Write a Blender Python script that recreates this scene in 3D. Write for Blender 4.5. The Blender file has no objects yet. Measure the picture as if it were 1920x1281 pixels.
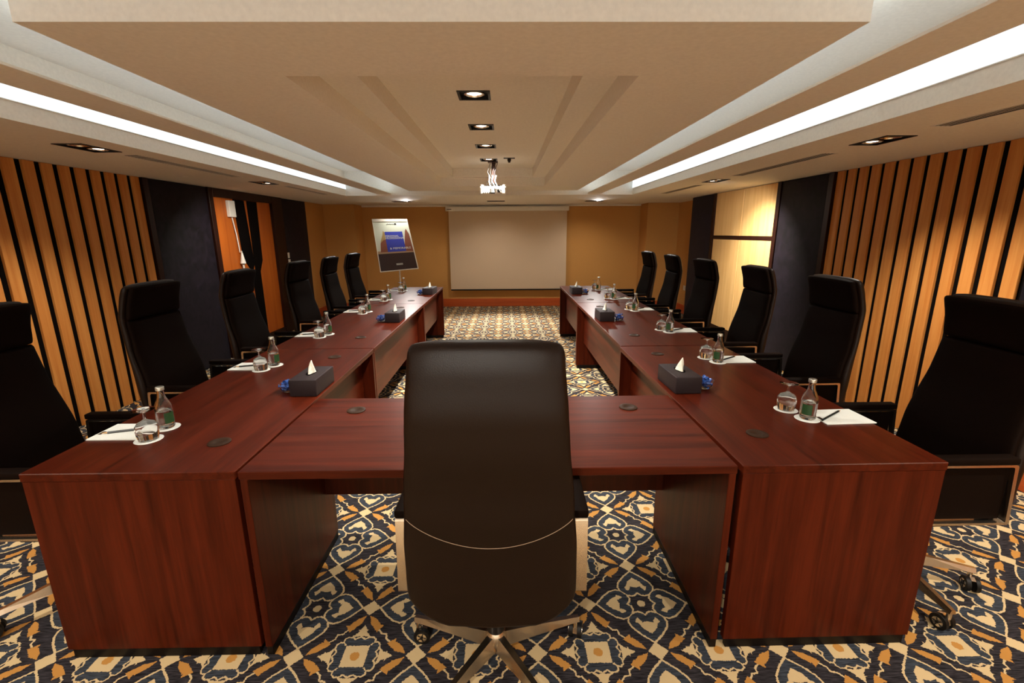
import bpy, bmesh, math, random
from mathutils import Vector, Matrix
random.seed(7)
PI = math.pi
sc = bpy.context.scene
COL = sc.collection

# ------------------------------------------------------------------ camera
cam_d = bpy.data.cameras.new('camera'); cam = bpy.data.objects.new('camera', cam_d); COL.objects.link(cam)
F_PX, PITCH, YAW, ROLL, EYE = 864.24, -0.233521, 0.0131025, -0.0058359, 1.519164
cam_d.sensor_fit = 'HORIZONTAL'; cam_d.sensor_width = 36.0; cam_d.lens = F_PX/1920*36
cam_d.clip_start = 0.05; cam_d.clip_end = 60
fw = Vector((math.sin(YAW)*math.cos(PITCH), math.cos(YAW)*math.cos(PITCH), math.sin(PITCH)))
rt = Vector((math.cos(YAW), -math.sin(YAW), 0)); up = rt.cross(fw)
r2 = rt*math.cos(ROLL)+up*math.sin(ROLL); u2 = -rt*math.sin(ROLL)+up*math.cos(ROLL)
M = Matrix((r2, u2, -fw)).transposed().to_4x4(); M.translation = (0, 0, EYE)
cam.matrix_world = M
sc.camera = cam

# ------------------------------------------------------------------ world, exposure
w = bpy.data.worlds.new('world'); sc.world = w; w.use_nodes = True
w.node_tree.nodes['Background'].inputs[0].default_value = (1.0, .72, .45, 1)
w.node_tree.nodes['Background'].inputs[1].default_value = 0.02
sc.view_settings.view_transform = 'Standard'; sc.view_settings.look = 'None'
sc.view_settings.exposure = 0.1; sc.view_settings.gamma = 1.0; sc.view_settings.use_curve_mapping = False

WARM = (1.0, .94, .83); WARM2 = (1.0, .91, .75)
LAMP_GAIN = 4.4
def spot(name, loc, target, watts, cone=100, blend=.8, size=.035, colour=WARM):
    l = bpy.data.lights.new(name, 'SPOT'); l.energy = watts*LAMP_GAIN; l.color = colour
    l.spot_size = math.radians(cone); l.spot_blend = blend; l.shadow_soft_size = size
    o = bpy.data.objects.new(name, l); COL.objects.link(o); o.location = loc
    d = Vector(target)-Vector(loc); o.rotation_euler = d.to_track_quat('-Z', 'Y').to_euler()
    return o
ZS, ZC = 2.045, 2.28         # soffit underside, coffer ceiling
CX = -.17
# every lamp below sits in a fitting built further down
for y, wt in ((2.07, 34), (2.89, 26), (3.71, 24), (4.50, 55), (5.32, 50)):
    spot('coffer_lamp', (CX, y, ZC-.012), (CX, y+.02, 0), wt, 118, .9)
DOUBLES = [(-2.60, 3.12, 'y'), (-2.58, 5.24, 'y'), (2.28, 2.96, 'y'), (2.28, 5.22, 'y'),
           (-1.80, 8.40, 'x'), (-.155, 8.40, 'x'), (1.58, 8.50, 'x'),
           (-2.60, .90, 'y'), (2.28, .85, 'y'), (-1.8, -.35, 'x'), (-.155, -.35, 'x'), (1.5, -.35, 'x')]
AIM = {0: ((-2.78, 3.25, 0), 19), 1: ((-3.2, 5.95, .6), 22), 2: ((2.66, 3.0, 0), 27), 3: ((3.05, 5.60, .95), 44),
       4: ((-1.25, 5.6, .75), 19), 5: ((-.1, 7.1, 0), 130), 6: ((1.15, 5.6, .75), 15),
       7: ((-2.7, 1.5, 0), 22), 8: ((2.6, 1.6, 0), 26), 9: ((-1.9, -1.8, 0), 75), 10: ((-.1, -1.8, 0), 75), 11: ((1.6, -1.8, 0), 75)}  # last three unseen, aimed toward the front wall as added bounce fill
for i, (x, y, ax) in enumerate(DOUBLES):
    t, wt = AIM[i]
    o = (.075 if ax == 'x' else 0, .075 if ax == 'y' else 0)
    spot('soffit_lamp', (x+o[0], y+o[1], ZS-.012), t, wt, {0: 112, 2: 108, 3: 88, 4: 84, 5: 96, 6: 84}.get(i, 125), .9, .03, WARM2 if i == 3 else (1, .98, .94) if i in (4, 5, 6) else WARM)
    if i in (9, 10, 11):
        spot('soffit_lamp', (x-o[0], y-o[1], ZS-.012), (x, .55, 0), 21, 125, .9)
    if i in (4, 5, 6):
        spot('soffit_lamp', (x-o[0], y-o[1], ZS-.012), (x-o[0], y+.45, 0), {4: 5, 5: 9, 6: 9}[i], 135, .9)
    if i == 3:
        spot('soffit_lamp', (x-o[0], y-o[1], ZS-.012), (3.0, 6.3, .7), 24, 110, .9)

COOL = (.80, .95, 1.0)
for x_, rot in ((-1.72, 0), (1.28, 0)):       # LED tape lying on top of each drop beam, shining up into the recess
    l = bpy.data.lights.new('cove_tape', 'AREA'); l.shape = 'RECTANGLE'; l.size = .03; l.size_y = 6.0; l.energy = 9; l.color = COOL
    o = bpy.data.objects.new('cove_tape', l); COL.objects.link(o); o.location = (x_, 3.96, 2.084); o.rotation_euler = (PI, 0, 0)
l = bpy.data.lights.new('cove_tape', 'AREA'); l.shape = 'RECTANGLE'; l.size = 3.8; l.size_y = .03; l.energy = .4; l.color = (.9, .97, 1.0)  # unseen strip added to brighten the dropped box's near face
o = bpy.data.objects.new('cove_tape', l); COL.objects.link(o); o.location = (-.2, .872, 2.19); o.rotation_euler = (PI/2, 0, 0)

# ------------------------------------------------------------------ node helpers
def mat(name):
    m = bpy.data.materials.new(name); m.use_nodes = True
    return m, m.node_tree, m.node_tree.nodes['Principled BSDF']
def srgb(r, g, b):
    f = lambda c: (c/255/12.92 if c/255 <= .04045 else ((c/255+.055)/1.055)**2.4)
    return (f(r), f(g), f(b), 1)
def plain(name, col, rough=.5, metal=0, spec=.5, bump=0, bscale=200, coat=0):
    m, nt, b = mat(name)
    b.inputs['Base Color'].default_value = col; b.inputs['Roughness'].default_value = rough
    b.inputs['Metallic'].default_value = metal; b.inputs['Specular IOR Level'].default_value = spec
    b.inputs['Coat Weight'].default_value = coat
    tc = nt.nodes.new('ShaderNodeTexCoord'); nz = nt.nodes.new('ShaderNodeTexNoise'); nz.inputs['Scale'].default_value = bscale
    nz.inputs['Detail'].default_value = 3
    nt.links.new(tc.outputs['Object'], nz.inputs['Vector'])
    mx = nt.nodes.new('ShaderNodeMix'); mx.data_type = 'RGBA'; mx.blend_type = 'MULTIPLY'; mx.inputs[0].default_value = .18
    mx.inputs[6].default_value = col; nt.links.new(nz.outputs['Fac'], mx.inputs[7]); nt.links.new(mx.outputs[2], b.inputs['Base Color'])
    if bump:
        bp = nt.nodes.new('ShaderNodeBump'); bp.inputs['Strength'].default_value = bump; bp.inputs['Distance'].default_value = .002
        nt.links.new(nz.outputs['Fac'], bp.inputs['Height']); nt.links.new(bp.outputs['Normal'], b.inputs['Normal'])
    return m
def wood(name, c1, c2, axis, rough=.3, scale=6, coat=.0, stretch=.06, spec=.5):
    """grain runs along axis"""
    m, nt, b = mat(name)
    tc = nt.nodes.new('ShaderNodeTexCoord'); mp = nt.nodes.new('ShaderNodeMapping')
    s = [1, 1, 1]; s['xyz'.index(axis)] = stretch; mp.inputs['Scale'].default_value = s
    nt.links.new(tc.outputs['Object'], mp.inputs['Vector'])
    n1 = nt.nodes.new('ShaderNodeTexNoise'); n1.inputs['Scale'].default_value = scale*5; n1.inputs['Detail'].default_value = 6
    n1.inputs['Distortion'].default_value = .6
    n2 = nt.nodes.new('ShaderNodeTexNoise'); n2.inputs['Scale'].default_value = scale*28; n2.inputs['Detail'].default_value = 2
    nt.links.new(mp.outputs[0], n1.inputs['Vector']); nt.links.new(mp.outputs[0], n2.inputs['Vector'])
    ad = nt.nodes.new('ShaderNodeMath'); ad.operation = 'MULTIPLY_ADD'; ad.inputs[1].default_value = .35
    nt.links.new(n2.outputs['Fac'], ad.inputs[0]); nt.links.new(n1.outputs['Fac'], ad.inputs[2])
    cr = nt.nodes.new('ShaderNodeValToRGB'); nt.links.new(ad.outputs[0], cr.inputs[0])
    cr.color_ramp.elements[0].position = .45; cr.color_ramp.elements[0].color = c1
    cr.color_ramp.elements[1].position = .9; cr.color_ramp.elements[1].color = c2
    nt.links.new(cr.outputs[0], b.inputs['Base Color'])
    b.inputs['Roughness'].default_value = rough; b.inputs['Coat Weight'].default_value = coat
    b.inputs['Specular Tint'].default_value = (1, .8, .62, 1)
    b.inputs['Coat Roughness'].default_value = .12; b.inputs['Specular IOR Level'].default_value = spec
    return m
def emit(name, col, s):
    m, nt, b = mat(name)
    b.inputs['Base Color'].default_value = (.8, .8, .8, 1)
    b.inputs['Emission Color'].default_value = (*col, 1); b.inputs['Emission Strength'].default_value = s
    return m
def glassm(name, col=(1, 1, 1, 1), ior=1.45, rough=0.0):
    m, nt, b = mat(name)
    b.inputs['Base Color'].default_value = col; b.inputs['Transmission Weight'].default_value = 1
    b.inputs['Roughness'].default_value = rough; b.inputs['IOR'].default_value = ior
    return m

DK, LT = srgb(50, 12, 4), srgb(84, 28, 11)
MAH = {a: wood('mahogany_'+a, DK, LT, a, .36, 5, 0, .05, .17) for a in 'xyz'}
MAH_DARK = wood('dark_mahogany_edge', srgb(52, 18, 10), srgb(80, 30, 17), 'z', .35)
SLAT = wood('maple_slat', srgb(190, 114, 50), srgb(212, 144, 74), 'z', .55, 4, 0, .04, .25)
MAPLE = wood('maple_panel', srgb(212, 166, 104), srgb(228, 188, 128), 'z', .4, 4, .1, .05)
DOORW = wood('orange_door_wood', srgb(166, 80, 24), srgb(188, 100, 34), 'z', .45, 3, 0, .05, .3)
BASEW = wood('baseboard_wood', srgb(172, 74, 34), srgb(196, 92, 44), 'y', .35, 4)
DARKW = wood('dark_frame_wood', srgb(26, 10, 7), srgb(40, 17, 11), 'z', .4, 4, 0, .06, .2)
PAINT = plain('ceiling_paint', srgb(246, 241, 232), .85, bscale=60)
WALLP = plain('tan_wall_paint', srgb(205, 150, 80), .8, bscale=90, bump=.1)
BLACK = plain('black_gap_felt', srgb(9, 5, 4), .9, spec=.08)
BLKP = plain('black_plastic', srgb(14, 11, 10), .5, spec=.3)
LEATHER = plain('dark_brown_leather', srgb(26, 13, 6), .40, bump=.25, bscale=420, spec=.22)
LEATHERF = plain('black_leather_cushion', srgb(19, 10, 6), .65, bump=.2, bscale=420, spec=.035)
CHROME = plain('chrome', srgb(228, 214, 196), .24, metal=1)
THREAD = plain('seam_thread', srgb(150, 125, 100), .6)
WHITEP = plain('white_plastic', srgb(232, 228, 218), .4)
PAPER = plain('white_paper', srgb(236, 238, 232), .8)
TISSUE = plain('tissue_paper', srgb(245, 240, 225), .9)
BOXL = plain('charcoal_leatherette', srgb(40, 29, 32), .55, bump=.3, bscale=500, spec=.3)
SCREEN = plain('screen_fabric', srgb(212, 188, 160), .7)
PLINTH = plain('black_plinth', srgb(14, 8, 6), .5, spec=.2)
GROM = plain('brown_plastic_grommet', srgb(48, 30, 18), .5, spec=.2)
GLASS = glassm('clear_glass'); WATER = glassm('water', (.97, 1, .98, 1), 1.33)
LABEL = plain('green_label', srgb(38, 74, 38), .5)
CAP = plain('silver_cap', srgb(200, 200, 190), .3, metal=.8)
PENC = plain('black_pencil_lacquer', srgb(18, 20, 18), .35); PTIP = plain('pencil_wood', srgb(205, 160, 105), .6)
CANDY = plain('blue_foil', srgb(60, 96, 170), .3, metal=.2)
BLUEP = plain('poster_blue', srgb(48, 62, 178), .5); REDR = plain('poster_red_rock', srgb(132, 74, 52), .6)
SKYP = plain('poster_sky', srgb(206, 214, 200), .5); DARKP = plain('poster_dark_ground', srgb(48, 22, 18), .5)
SANDP = plain('poster_sand', srgb(170, 140, 110), .5); GOLDP = plain('poster_gold', srgb(176, 150, 96), .5)
FASCIA_GLOW = emit('cool_led_diffuser', (.74, .90, 1.0), 1.15)  # emission in place of the fascia wall's lit tone
BULB = emit('lit_lamp_face', (1.0, .92, .76), 7.0); BULBW = emit('lit_lamp_white', (1.0, .95, .9), 6.0)
DIM = plain('unlit_lamp_face', srgb(150, 140, 130), .2, metal=.7)
# velvet panels, mottled
m, nt, b = mat('navy_velvet'); VELVET = m
tc = nt.nodes.new('ShaderNodeTexCoord'); n = nt.nodes.new('ShaderNodeTexNoise'); n.inputs['Scale'].default_value = 9; n.inputs['Detail'].default_value = 5; n.inputs['Distortion'].default_value = 1.2
nt.links.new(tc.outputs['Object'], n.inputs['Vector']); cr = nt.nodes.new('ShaderNodeValToRGB'); nt.links.new(n.outputs['Fac'], cr.inputs[0])
cr.color_ramp.elements[0].position = .35; cr.color_ramp.elements[0].color = srgb(6, 3, 5); cr.color_ramp.elements[1].position = .75; cr.color_ramp.elements[1].color = srgb(26, 18, 28)
nt.links.new(cr.outputs[0], b.inputs['Base Color']); b.inputs['Roughness'].default_value = .6
b.inputs['Specular IOR Level'].default_value = .2; b.inputs['Sheen Weight'].default_value = .03; b.inputs['Sheen Tint'].default_value = (.6, .6, 1, 1)

# ------------------------------------------------------------------ carpet (procedural medallion lattice, 0.45 m repeat)
def carpet():
    m, nt, b = mat('medallion_carpet'); N = nt.nodes; L = nt.links
    def V(v):
        return v
    def math_(op, a, bb=None, c=None, clamp=False):
        n = N.new('ShaderNodeMath'); n.operation = op; n.use_clamp = clamp
        for i, v in enumerate((a, bb, c)):
            if v is None: continue
            if isinstance(v, (int, float)): n.inputs[i].default_value = v
            else: L.new(v, n.inputs[i])
        return n.outputs[0]
    def vm(op, a, bb=None, c=None, out=0):
        n = N.new('ShaderNodeVectorMath'); n.operation = op
        for i, v in enumerate((a, bb, c)):
            if v is None: continue
            if isinstance(v, tuple): n.inputs[i].default_value = v
            elif isinstance(v, float): n.inputs[3].default_value = v
            else: L.new(v, n.inputs[i])
        return n.outputs[out]
    def comb(x, y, z=None):
        n = N.new('ShaderNodeCombineXYZ')
        for i, v in enumerate((x, y, z)):
            if v is None: continue
            if isinstance(v, (int, float)): n.inputs[i].default_value = v
            else: L.new(v, n.inputs[i])
        return n.outputs[0]
    tc = N.new('ShaderNodeTexCoord').outputs['Object']
    nz = N.new('ShaderNodeTexNoise'); nz.inputs['Scale'].default_value = 170; nz.inputs['Detail'].default_value = 1; L.new(tc, nz.inputs['Vector'])
    off = vm('SCALE', vm('SUBTRACT', nz.outputs['Color'], (.5, .5, .5)), None, None); off.node.inputs['Scale'].default_value = .009
    p = vm('ADD', tc, off)
    sx = N.new('ShaderNodeSeparateXYZ'); L.new(p, sx.inputs[0])
    def fold(v, c0):   # |distance to the nearest clover centre| / half period
        t = math_('PINGPONG', math_('ADD', math_('SUBTRACT', v, c0), 45.0*.45), .225)
        return math_('DIVIDE', t, .225)
    u = fold(sx.outputs[0], .556); v = fold(sx.outputs[1], 1.618)
    a = math_('MAXIMUM', u, v); bb = math_('MINIMUM', u, v)
    q = math_('SUBTRACT', 1, bb); pp = math_('SUBTRACT', 1, a)       # q >= pp
    AB = comb(a, bb); AB1 = comb(a, bb, 1.0); QP = comb(q, pp); QP1 = comb(q, pp, 1.0)
    def seg(P, A, B):
        d = (B[0]-A[0], B[1]-A[1]); l2 = d[0]**2+d[1]**2
        pa = vm('SUBTRACT', P, (A[0], A[1], 0))
        h = vm('DOT_PRODUCT', pa, (d[0]/l2, d[1]/l2, 0), out=1)
        h = math_('ADD', h, 0, clamp=True)
        hv = vm('SCALE', (-d[0], -d[1], 0)); L.new(h, hv.node.inputs['Scale'])
        return vm('LENGTH', vm('ADD', pa, hv), out=1)
    def poly(P, pts):
        r = None
        for A, B in zip(pts, pts[1:]):
            s = seg(P, A, B); r = s if r is None else math_('MINIMUM', r, s)
        return r
    def convex(P1, pts):  # pts counter-clockwise -> >0 inside
        r = None
        for i in range(len(pts)):
            A = pts[i]; B = pts[(i+1) % len(pts)]
            nx, ny = -(B[1]-A[1]), (B[0]-A[0]); l = math.hypot(nx, ny); nx /= l; ny /= l
            s = vm('DOT_PRODUCT', P1, (nx, ny, -(nx*A[0]+ny*A[1])), out=1)
            r = s if r is None else math_('MINIMUM', r, s)
        return r
    lt = lambda x, t: math_('LESS_THAN', x, t); gt = lambda x, t: math_('GREATER_THAN', x, t)
    def union(*m):
        r = m[0]
        for x in m[1:]: r = math_('MAXIMUM', r, x)
        return r
    heart = [(.26, 0), (.20, .06), (.185, .13), (.22, .225), (.30, .31), (.41, .345), (.53, .305), (.68, .18), (.84, 0)]
    heart_line = lt(poly(AB, heart), .0165)
    heart_fill = gt(convex(AB1, [(.19, 0), (.84, 0), (.68, .18), (.53, .305), (.41, .345), (.30, .31), (.22, .225), (.185, .13)]), 0)
    motif = union(gt(convex(AB1, [(.38, -.1), (.66, 0), (.55, .12), (.44, .17)]), 0), gt(convex(AB1, [(.40, .10), (.47, .13), (.40, .235), (.36, .20), (.29, .18)]), 0))
    diamond = lt(math_('ADD', pp, bb), .17)
    dot = lt(vm('LENGTH', AB, out=1), .075)
    square = lt(q, .196); sqdot = lt(vm('LENGTH', QP, out=1), .078)
    cl = [(.37, 0), (.325, .085), (.36, .13), (.365, .21), (.32, .265), (.25, .26), (.215, .21)]
    cloud_line = lt(poly(QP, cl), .013)
    cloud = gt(convex(QP1, [(.19, 0), (.36, 0), (.36, .21), (.32, .265), (.25, .26), (.19, .20)]), 0)
    tulip = union(gt(convex(QP1, [(.37, -.05), (.62, 0), (.53, .05), (.40, .10)]), 0), gt(convex(QP1, [(.385, .05), (.47, .06), (.37, .17)]), 0),
                  gt(convex(QP1, [(.47, .0), (.54, .0), (.51, .095)]), 0))
    leaf = union(gt(convex(QP1, [(.82, .03), (.76, .15), (.63, .27), (.52, .20), (.64, .085)]), 0), gt(convex(QP1, [(.62, .20), (.605, .335), (.47, .235), (.56, .15)]), 0))
    line2 = lt(poly(QP, [(.52, .26), (.43, .335), (.42, .42)]), .014)
    # colours
    st = N.new('ShaderNodeTexNoise'); st.inputs['Scale'].default_value = 60; st.inputs['Detail'].default_value = 4
    mp = N.new('ShaderNodeMapping'); mp.inputs['Scale'].default_value = (.35, 4, 1); L.new(tc, mp.inputs[0]); L.new(mp.outputs[0], st.inputs['Vector'])
    cr = N.new('ShaderNodeValToRGB'); L.new(st.outputs['Fac'], cr.inputs[0])
    cr.color_ramp.elements[0].position = .35; cr.color_ramp.elements[0].color = srgb(24, 21, 23)
    cr.color_ramp.elements[1].position = .7; cr.color_ramp.elements[1].color = srgb(66, 62, 66)
    cr2 = N.new('ShaderNodeValToRGB'); L.new(st.outputs['Fac'], cr2.inputs[0])
    cr2.color_ramp.elements[0].position = .35; cr2.color_ramp.elements[0].color = srgb(36, 38, 42)
    cr2.color_ramp.elements[1].position = .7; cr2.color_ramp.elements[1].color = srgb(72, 78, 88)
    def mix(base, col, fac):
        n = N.new('ShaderNodeMix'); n.data_type = 'RGBA'; L.new(fac, n.inputs[0]); L.new(base, n.inputs[6])
        if isinstance(col, tuple): n.inputs[7].default_value = col
        else: L.new(col, n.inputs[7])
        return n.outputs[2]
    BE = srgb(206, 180, 136); OR = srgb(186, 132, 66)
    c = cr.outputs[0]
    c = mix(c, cr2.outputs[0], union(heart_fill, cloud))
    c = mix(c, BE, union(heart_line, motif, diamond, dot, square, cloud_line, tulip, line2))
    c = mix(c, OR, union(leaf, sqdot))
    L.new(c, b.inputs['Base Color']); b.inputs['Roughness'].default_value = .95; b.inputs['Specular IOR Level'].default_value = .1
    n3 = N.new('ShaderNodeTexNoise'); n3.inputs['Scale'].default_value = 500; L.new(tc, n3.inputs['Vector'])
    bp = N.new('ShaderNodeBump'); bp.inputs['Strength'].default_value = .3; bp.inputs['Distance'].default_value = .003
    L.new(n3.outputs['Fac'], bp.inputs['Height']); L.new(bp.outputs['Normal'], b.inputs['Normal'])
    return m
CARPET = carpet()

# ------------------------------------------------------------------ mesh helpers
class MB:
    def __init__(s): s.v = []; s.f = []; s.m = []; s.mats = []
    def mi(s, mt):
        if mt not in s.mats: s.mats.append(mt)
        return s.mats.index(mt)
    def add(s, vs, fs, mt):
        k = len(s.v); s.v += [tuple(v) for v in vs]; i = s.mi(mt)
        for f in fs: s.f.append([a+k for a in f]); s.m.append(i)
        return s
    def box(s, x0, x1, y0, y1, z0, z1, mt, bev=0, seg=1):
        bm = bmesh.new(); bmesh.ops.create_cube(bm, size=1)
        for v in bm.verts: v.co = Vector(((x0+x1)/2+v.co.x*(x1-x0), (y0+y1)/2+v.co.y*(y1-y0), (z0+z1)/2+v.co.z*(z1-z0)))
        if bev: bmesh.ops.bevel(bm, geom=bm.edges[:], offset=bev, segments=seg, affect='EDGES', profile=.5)
        bm.verts.index_update()
        s.add([v.co.copy() for v in bm.verts], [[v.index for v in f.verts] for f in bm.faces], mt); bm.free(); return s
    def lathe(s, prof, mt, n=24, c=(0, 0), cap=True):
        vs = []; fs = []
        for r, z in prof:
            for i in range(n):
                a = 2*PI*i/n; vs.append((c[0]+r*math.cos(a), c[1]+r*math.sin(a), z))
        for j in range(len(prof)-1):
            for i in range(n):
                k = (i+1) % n; fs.append([j*n+i, j*n+k, (j+1)*n+k, (j+1)*n+i])
        if cap:
            if prof[0][0] > 1e-5: fs.append(list(range(n))[::-1])
            if prof[-1][0] > 1e-5: fs.append([(len(prof)-1)*n+i for i in range(n)])
        return s.add(vs, fs, mt)
    def tube(s, pts, r, mt, n=8, closed=False, r2=None):
        P = [Vector(p) for p in pts]; vs = []; fs = []; c = len(P)
        for i, p in enumerate(P):
            a = P[(i-1) % c] if closed or i > 0 else P[i]; bq = P[(i+1) % c] if closed or i < c-1 else P[i]
            t = (bq-a).normalized(); h = Vector((0, 0, 1)) if abs(t.z) < .9 else Vector((1, 0, 0))
            e1 = t.cross(h).normalized(); e2 = t.cross(e1).normalized()
            rr = r if r2 is None else r+(r2-r)*i/(c-1)
            for k in range(n):
                an = 2*PI*k/n; vs.append(p+(e1*math.cos(an)+e2*math.sin(an))*rr)
        for i in range(c if closed else c-1):
            j = (i+1) % c
            for k in range(n):
                l = (k+1) % n; fs.append([i*n+k, i*n+l, j*n+l, j*n+k])
        if not closed: fs += [list(range(n))[::-1], [(c-1)*n+k for k in range(n)]]
        return s.add(vs, fs, mt)
    def hexa(s, p8, mt):
        return s.add(p8, [[0, 3, 2, 1], [4, 5, 6, 7], [0, 1, 5, 4], [1, 2, 6, 5], [2, 3, 7, 6], [3, 0, 4, 7]], mt)
    def build(s, name, parent=None, smooth=False, label=None):
        me = bpy.data.meshes.new(name); me.from_pydata(s.v, [], s.f)
        for mt in s.mats: me.materials.append(mt)
        me.polygons.foreach_set('material_index', s.m)
        bm = bmesh.new(); bm.from_mesh(me); bmesh.ops.recalc_face_normals(bm, faces=bm.faces); bm.to_mesh(me); bm.free()
        if smooth:
            me.polygons.foreach_set('use_smooth', [True]*len(me.polygons))
            me.set_sharp_from_angle(angle=math.radians(38))
        o = bpy.data.objects.new(name, me); COL.objects.link(o)
        if parent: o.parent = parent
        if label: o['label'] = label
        return o
def tag(o, label, cat, group=None):
    o['label'] = label; o['category'] = cat
    if group: o['group'] = group
    return o
def thing(name, label, cat, loc=(0, 0, 0), rz=0, group=None):
    o = bpy.data.objects.new(name, None); COL.objects.link(o); o.empty_display_size = .1
    o.location = loc; o.rotation_euler = (0, 0, rz); return tag(o, label, cat, group)
def struct(o):
    o['kind'] = 'structure'; return o
def kids(o): return [c for c in ALLO if c.parent == o]
def copy_thing(root, loc, rz, label, group=None, swivel=0):
    allo = list(bpy.data.objects)
    r = root.copy(); COL.objects.link(r); r.location = loc; r.rotation_euler = (0, 0, rz); r['label'] = label
    if group: r['group'] = group
    for ch in [c for c in allo if c.parent == root]:
        c = ch.copy(); COL.objects.link(c); c.parent = r
        if swivel and ch.name.startswith('base_leg'): c.rotation_euler = (0, 0, swivel)
        for g in [x for x in allo if x.parent == ch]:
            d = g.copy(); COL.objects.link(d); d.parent = c
    return r
def plate(s, x0, x1, y0, y1, z0, z1, holes, mt):
    """solid plate with rectangular through holes (x0,x1,y0,y1)"""
    xs = sorted({x0, x1, *[h[0] for h in holes], *[h[1] for h in holes]}); ys = sorted({y0, y1, *[h[2] for h in holes], *[h[3] for h in holes]})
    xs = [x for x in xs if x0 <= x <= x1]; ys = [y for y in ys if y0 <= y <= y1]
    inside = lambda i, j: any(h[0] < (xs[i]+xs[i+1])/2 < h[1] and h[2] < (ys[j]+ys[j+1])/2 < h[3] for h in holes)
    nx, ny = len(xs)-1, len(ys)-1
    solid = lambda i, j: 0 <= i < nx and 0 <= j < ny and not inside(i, j)
    for i in range(nx):
        for j in range(ny):
            if not solid(i, j): continue
            a, b_, c, d = xs[i], xs[i+1], ys[j], ys[j+1]
            s.add([(a, c, z0), (b_, c, z0), (b_, d, z0), (a, d, z0)], [[0, 3, 2, 1]], mt)
            s.add([(a, c, z1), (b_, c, z1), (b_, d, z1), (a, d, z1)], [[0, 1, 2, 3]], mt)
            for (di, dj, e) in ((-1, 0, [(a, c), (a, d)]), (1, 0, [(b_, c), (b_, d)]), (0, -1, [(a, c), (b_, c)]), (0, 1, [(a, d), (b_, d)])):
                if not solid(i+di, j+dj):
                    s.add([(*e[0], z0), (*e[1], z0), (*e[1], z1), (*e[0], z1)], [[0, 1, 2, 3]], mt)
    return s

# ------------------------------------------------------------------ room shell
XL, XR, YB, YF = -3.448, 3.07, 9.62, -2.4
ZT = 2.45
struct(MB().box(XL-.3, XR+.5, YF-.2, YB+.2, -.1, 0, CARPET).build('floor'))
RX0, RX1, RY0, RY1 = -2.32, 1.88, .85, 7.08     # recess in the soffit
vents = [(-2.62, -2.50, 3.38, 4.69, 'cross'), (-2.56, -2.46, 5.59, 6.83, 'cross'), (2.232, 2.342, 1.35, 2.58, 'long'), (2.232, 2.342, 3.42, 4.76, 'long'), (2.232, 2.342, 5.65, 6.93, 'long')]
dl = []
for x, y, ax in DOUBLES:
    hx, hy = (.155, .09) if ax == 'x' else (.09, .15)
    dl.append((x-hx, x+hx, y-hy, y+hy))
e = .012
holes = [(RX0, RX1, RY0, RY1)]+[(a+e, b_-e, c+e, d-e) for a, b_, c, d in dl]+[(v[0]+.006, v[1]-.006, v[2]+.006, v[3]-.006) for v in vents]
struct(plate(MB(), XL-.3, XR+.5, YF-.2, YB+.2, ZS, ZS+.085, holes, PAINT).build('ceiling'))
struct(MB().box(RX0-.12, RX1+.12, RY0-.12, RY1+.12, 2.38, ZT, PAINT).build('ceiling'))
# recess side walls above the soffit edge
mb = MB()
mb.box(RX0-.08, RX0, RY0-.08, RY1+.08, ZS+.085, 2.38, PAINT); mb.box(RX1, RX1+.08, RY0-.08, RY1+.08, ZS+.085, 2.38, PAINT)
mb.box(RX0, RX1, RY1, RY1+.08, ZS+.085, 2.38, PAINT); mb.box(RX0, RX1, RY0-.08, RY0, ZS+.085, 2.38, PAINT)
struct(mb.build('trim_1'))
# intermediate drop beams on both sides
struct(MB().box(-1.87, -1.66, RY0, RY1, 2.068, 2.079, PAINT, .001).build('trim_2'))
struct(MB().box(1.22, 1.43, RY0, RY1, 2.068, 2.079, PAINT, .001).build('trim_3'))
# central dropped box with the stepped coffer
BX0, BX1, BY0, BY1 = -1.325, 1.015, 1.43, 6.72
OH = (-.80, .50, 1.88, 6.07); IH = (-.635, .345, 2.0, 5.99)
struct(plate(MB(), BX0, BX1, BY0, BY1, 2.079, 2.18, [OH], PAINT).build('trim_4'))
mb = plate(MB(), BX0, BX1, BY0, BY1, 2.18, ZC, [IH], PAINT)
struct(mb.build('trim_5'))
cl_ys = [2.07, 2.89, 3.71, 4.50, 5.32]
struct(plate(MB(), BX0, BX1, BY0, BY1, ZC, 2.38, [(CX-.08, CX+.08, y-.08, y+.08) for y in cl_ys], PAINT).build('trim_6'))

def fascia_glow_strip(x0, x1, y0, y1, label):  # glowing band stands in for the fascia wall lit by hidden tape
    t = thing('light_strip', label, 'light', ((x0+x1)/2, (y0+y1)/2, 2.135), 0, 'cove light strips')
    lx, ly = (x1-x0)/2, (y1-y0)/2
    MB().box(-lx, lx, -ly, ly, 0, .10, FASCIA_GLOW).build('diffuser', t)
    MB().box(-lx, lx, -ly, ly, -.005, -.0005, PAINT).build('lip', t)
fascia_glow_strip(RX0+.001, RX0+.012, RY0+.05, RY1-.02, 'long cool white light strip in the ceiling recess on the left')
fascia_glow_strip(RX0+.1, RX1-.1, RY0+.001, RY0+.012, 'cool white light strip across the near end of the ceiling recess')
fascia_glow_strip(RX1-.012, RX1-.001, RY0+.05, RY1-.02, 'long cool white light strip in the ceiling recess on the right')

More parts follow.
